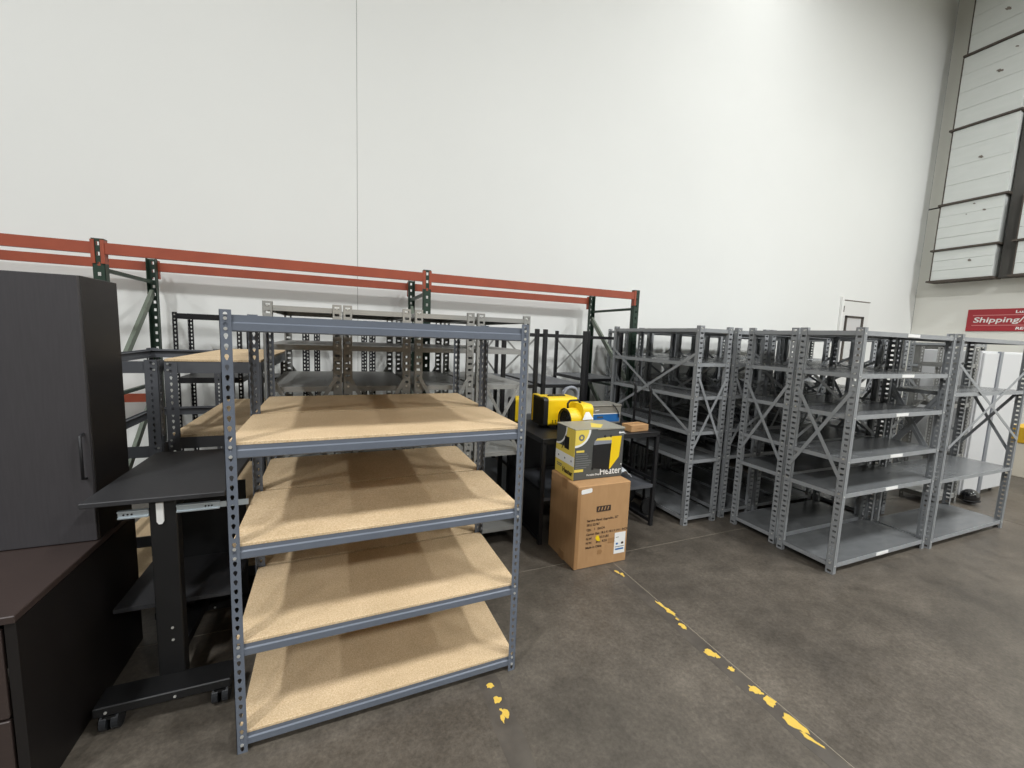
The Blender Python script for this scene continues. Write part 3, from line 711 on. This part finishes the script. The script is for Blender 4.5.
h3 = thing('space_heater', 'yellow and black heater half hidden behind the blue-grey shelf post', 'heater', (1.487,3.585,ZT), math.radians(-12), 'yellow heaters')
b = MB(); roundbox(b, .045,.12,0,.16,.02,.26,.03); link('housing', b.mesh('housing', ['heater_yellow']), h3)
b = MB(); roundbox(b, 0,.045,.006,.154,.025,.25,.03); link('grille', b.mesh('grille', ['heater_black']), h3)
b = MB(); b.box(.02,.11,.0,.16,0,.022); link('foot', b.mesh('foot', ['heater_black']), h3)

hs = thing('hose', 'grey coiled hose standing behind the large yellow heater', 'hose', (2.20,3.70,ZT+.0))
b = MB(); b.tube([(.085*math.cos(a*2*math.pi/24), .0, .25+.085*math.sin(a*2*math.pi/24)) for a in range(24)], .017, 8, closed=True)
b.tube([(.085*math.cos(a*2*math.pi/24), .034, .24+.085*math.sin(a*2*math.pi/24)) for a in range(24)], .017, 8, closed=True); link('coil', b.mesh('coil', ['hose_grey'], True), hs)
b = MB(); b.tube([(-.08,0,.24),(-.09,.0,.1),(-.06,.0,.02),(.02,.01,.017),(.1,.01,.017)], .017, 8); link('tail', b.mesh('tail', ['hose_grey'], True), hs)

sc = thing('steel_case', 'grey steel case with a blue front label on the work table', 'case', (2.225,3.42,ZT))
b = MB(); b.cbox(0,.405,0,.24,0,.175,.006); link('body', b.mesh('body', ['steel_case']), sc)
b = MB(); b.cbox(-.006,.411,-.006,.246,.175,.19,.004); link('lid', b.mesh('lid', ['steel_case']), sc)
lb = patch(sc, 'front_label', rect(.04,.385,.02,.105), 'label_blue')
patch(lb, 'label_edge', rect(.04,.385,.098,.106), 'paper', -.003, .001); patch(lb, 'label_block', rect(.12,.19,.06,.078), 'box_dark', -.003, .001)
patch(sc, 'logo', [(.09,.13),(.135,.135),(.145,.145),(.10,.14)], 'paper')
b = MB(); b.tube([(.29,-.012,.197),(.32,-.016,.17),(.36,-.012,.12),(.375,-.012,.06)], .005, 6); link('cord', b.mesh('cord', ['heater_black'], True), sc)
b = MB(); b.box(-.02,0,.04,.2,.02,.2); link('side_handle', b.mesh('side_handle', ['gloss_black']), sc)

sb = thing('small_carton', 'small flat brown cardboard box at the right end of the work table', 'box', (2.465,3.035,ZT), math.radians(6))
b = MB(); b.cbox(0,.215,0,.13,0,.062,.003); link('body', b.mesh('body', ['kraft']), sb)
b = MB(); b.box(-.001,.216,.05,.08,.0615,.063); link('packing_tape', b.mesh('packing_tape', ['kraft_tape']), sb)
patch(sb, 'print_line', rect(.07,.15,.028,.033), 'kraft_tape')
pb = thing('plastic_bag', 'small bag of loose hardware between the heater box and small carton', 'bag', (2.33,3.06,ZT))
rnd = random.Random(9); b = MB(); nx, ny = 7, 7; vs = []
for j in range(ny):
    for i in range(nx):
        u, v = i/(nx-1)-.5, j/(ny-1)-.5; e = max(0, 1-4*max(u*u, v*v))
        vs.append((u*.12, v*.1, .002+.028*e*rnd.uniform(.4,1.2)))
vs += [(p[0],p[1],0) for p in vs]; n0 = nx*ny
fs = [(j*nx+i,j*nx+i+1,(j+1)*nx+i+1,(j+1)*nx+i) for j in range(ny-1) for i in range(nx-1)]
b.add(vs[:n0], fs); b.add(vs[n0:], fs); link('film', b.mesh('film', ['plastic_film']), pb)
b = MB()
for k in range(5): b.disc((rnd.uniform(-.03,.03),rnd.uniform(-.025,.025),.006), (rnd.uniform(-1,1),rnd.uniform(-1,1),.2), .006, .02, 8)
link('hardware', b.mesh('hardware', ['zinc']), pb)

# hand truck between the table and the grey shelves
ht = thing('hand_truck', 'black tubular hand truck standing between the work table and the grey shelf', 'hand truck', (2.86,3.22,0))
for y, zt in ((.04,1.32),(.28,1.34)):
    b = MB(); b.tube([(0,y,.05),(0,y,zt-.12),(-.005,y,zt-.05),(-.03,y,zt)], .013, 8); link('upright_tube', b.mesh('upright_tube', ['black_steel'], True), ht)
for z in (.35,.7,1.05):
    b = MB(); b.bar((0,.04,z),(0,.28,z),.02,.02); link('crossbar', b.mesh('crossbar', ['black_steel']), ht)
b = MB(); b.box(-.03,.10,.02,.30,0,.012); link('toe_plate', b.mesh('toe_plate', ['black_steel']), ht)
for y in (-.005,.325):
    b = MB(); b.disc((.03,y-.015,.095), (0,1,0), .09, .03, 20); link('wheel', b.mesh('wheel', ['rubber']), ht)

# ------------------------------------------------------------------ dark desk and hutch on the left
dk = thing('desk', 'dark espresso wooden desk at the lower left edge', 'desk', (-2.605,1.855,0))
DW, DD, DH = 1.57, .90, .75
b = MB(); b.cbox(0,DW+.001,-.008,DD,DH-.028,DH,.003); link('desk_top', b.mesh('desk_top', ['espresso_top']), dk)
b = MB(); b.box(DW-.03,DW,0,DD,0,DH-.03); link('side_panel', b.mesh('side_panel', ['espresso_shaded']), dk)
b = MB(); b.box(0,.03,0,DD,0,DH-.03); link('side_panel', b.mesh('side_panel', ['espresso_shaded']), dk)
b = MB(); b.box(.03,DW-.03,DD-.03,DD,.05,DH-.03); link('back_panel', b.mesh('back_panel', ['espresso_shaded']), dk)
for k, (z0, z1) in enumerate(((.04,.36),(.37,.70))):
    b = MB(); b.cbox(DW-.50,DW-.04,-.002,.016,z0,z1,.003); dr = link('drawer', b.mesh('drawer', ['espresso_top']), dk)
    b = MB(); b.tube([(DW-.33,-.002,z1-.08),(DW-.33,-.03,z1-.08),(DW-.21,-.03,z1-.08),(DW-.21,-.002,z1-.08)], .006, 8); link('handle', b.mesh('handle', ['zinc'], True), dr)
b = MB(); b.box(DW-.52,DW-.50,.0,DD-.03,.03,DH-.03); link('divider', b.mesh('divider', ['espresso_shaded']), dk)
hu = thing('storage_cabinet', 'tall dark grey cabinet with a bar handle standing on the desk', 'cabinet', (-1.99,2.40,DH))
HW, HD, HH = .95, .345, 1.20
b = MB(); b.cbox(0,HW,.02,HD,0,HH,.003); link('body', b.mesh('body', ['espresso_shaded']), hu)
for x0, x1, hx in ((.002,HW/2-.0015,HW/2-.05),(HW/2+.0015,HW-.002,HW-.022)):
    b = MB(); b.cbox(x0,x1,0,.0195,.004,HH-.002,.002); dr = link('door', b.mesh('door', ['espresso_front']), hu)
    b = MB(); b.tube([(hx,0,.30),(hx,-.028,.305),(hx,-.028,.50),(hx,0,.505)], .006, 8); link('handle', b.mesh('handle', ['black_steel'], True), dr)

# ------------------------------------------------------------------ black rolling desk
cart = thing('rolling_desk', 'black rolling stand-up desk on casters beside the dark cabinet', 'desk', (-1.01,2.20,0))
b = MB(); b.cbox(0,.515,0,.80,.978,1.0,.003); link('desk_top', b.mesh('desk_top', ['cart_top']), cart)
for y in (.03,.68):
    b = MB(); b.cbox(.222,.322,y,y+.06,.10,.975,.004); col = link('column', b.mesh('column', ['cart_black']), cart)
    for z in (.30,.36):
        c = MB(); c.disc((.282,y-.003,z), (0,1,0), .006, .004, 8); link('screw', c.mesh('screw', ['bolt_zinc']), col)
    b = MB(); b.cbox(.03,.525,y-.12,y+.01,.088,.13,.004); ft = link('foot', b.mesh('foot', ['cart_black']), cart)
    for x in (.075,.315):
        c = MB(); c.disc((x,y-.123,.105), (0,1,0), .006, .004, 8); link('screw', c.mesh('screw', ['bolt_zinc']), ft)
    for x in (.08,.48):
        cs = bpy.data.objects.new('caster', None); COL.objects.link(cs); cs.parent = cart; cs.location = (x, y-.075, 0)
        c = MB(); c.disc((0,0,.075), (0,0,1), .012, .015, 8); c.box(-.022,.022,-.036,.026,.062,.078); link('fork', c.mesh('fork', ['cart_black']), cs)
        for s in (-.032,.008):
            c = MB(); c.disc((s,-.005,.042), (1,0,0), .042, .024, 20); link('wheel', c.mesh('wheel', ['caster_plastic']), cs)
b = MB(); b.box(.21,.30,.09,.68,.90,.96); link('top_rail', b.mesh('top_rail', ['cart_black']), cart)
b = MB(); b.box(.02,.50,.16,.64,.40,.42); link('lower_shelf', b.mesh('lower_shelf', ['cart_top']), cart)
b = MB(); b.box(.07,.48,.60,.62,.12,.85); link('modesty_panel', b.mesh('modesty_panel', ['cart_black']), cart)
b = MB(); b.box(.225,.285,.09,.68,.13,.18); link('stretcher', b.mesh('stretcher', ['cart_black']), cart)
for x0, x1, z in ((.115,.222,.925),(.322,.485,.93)):
    b = MB(); b.box(x0,x1,.028,.04,z-.017,z+.017); b.box(x0,x1,.022,.028,z+.011,z+.017); b.box(x0,x1,.022,.028,z-.017,z-.011); sl = link('drawer_slide', b.mesh('drawer_slide', ['zinc']), cart)
    for k in range(3):
        c = MB(); c.disc((x1-.03-k*.012 if x0 > .2 else x0+.02+k*.014,.0265,z), (0,1,0), .004, .002, 8); link('hole', c.mesh('hole', ['rubber']), sl)
b = MB(); b.box(.485,.60,.03,.036,.917,.943); link('drawer_slide', b.mesh('drawer_slide', ['zinc']), cart)
b = MB(); b.prism([(.250,.88),(.257,.868),(.269,.868),(.276,.88),(.276,.968),(.250,.968)], (0,.022,0), (1,0,0), (0,0,1), (0,1,0), .008); link('bracket', b.mesh('bracket', ['white_plastic']), cart)

# ------------------------------------------------------------------ far right bits
wc = thing('white_cabinet', 'tall white cabinet with a grey middle strip seen through the rightmost shelf', 'cabinet', (7.36,2.42,0))
b = MB(); b.cbox(-.42,.62,0,.55,.05,1.80,.006); link('body', b.mesh('body', ['appliance_white']), wc)
b = MB(); b.cbox(-.045,.03,-.03,0,.03,1.80,.004); link('strip', b.mesh('strip', ['appliance_grey']), wc)
b = MB(); b.cbox(.035,.60,-.02,0,.07,1.78,.004); link('door', b.mesh('door', ['appliance_white']), wc)
b = MB(); b.cbox(-.40,-.05,-.02,0,.07,1.78,.004); link('door', b.mesh('door', ['appliance_white']), wc)
for x in (-.37,.54):
    b = MB(); b.disc((x,.06,0), (0,0,1), .02, .05, 10); link('foot', b.mesh('foot', ['rubber']), wc)
boltless('boltless_shelf', 'narrow pale shelf of slotted posts behind the rightmost grey shelf', 'shelf', (6.30,2.36,0), 0, .42, .35, 1.83, [1.65,1.2,.6,.12], 'pale_steel', beam=flat_beam, bh=.05, boards=[0,0,0,1], board_mat='pale_steel')
bb = thing('helmet', 'shiny black rounded helmet on the floor in front of the white cabinet', 'helmet', (6.87,2.30,0))
b = MB(); n = 16
prof = [(0.0,.0)]+[(.12*math.sin(a*math.pi/16), .12-.12*math.cos(a*math.pi/16)) for a in range(4,17)]
o_ = len(b.v)
for r, z in prof:
    for k in range(n): b.v.append((r*math.cos(2*math.pi*k/n), r*math.sin(2*math.pi*k/n), z-.005))
for i in range(len(prof)-1):
    for k in range(n): b.f.append((i*n+k,i*n+(k+1)%n,(i+1)*n+(k+1)%n,(i+1)*n+k)); b.m.append(0)
for i, v in enumerate(b.v): b.v[i] = (v[0]*.8, v[1]*.7, max(0, v[2]*.75))
link('shell', b.mesh('shell', ['gloss_black'], True), bb)
b = MB(); b.tube([(.096*math.cos(a*math.pi/12), .084*math.sin(a*math.pi/12), .05) for a in range(24)], .008, 6, closed=True); link('rim', b.mesh('rim', ['rubber'], True), bb)
cc = thing('storage_box', 'cream box with a mustard lid at the far right edge', 'box', (9.15,2.30,0))
b = MB(); b.cbox(0,.7,0,.5,0,.50,.006); link('body', b.mesh('body', ['cream']), cc)
b = MB(); b.cbox(-.01,.71,-.01,.51,.50,.73,.006); link('lid', b.mesh('lid', ['mustard']), cc)
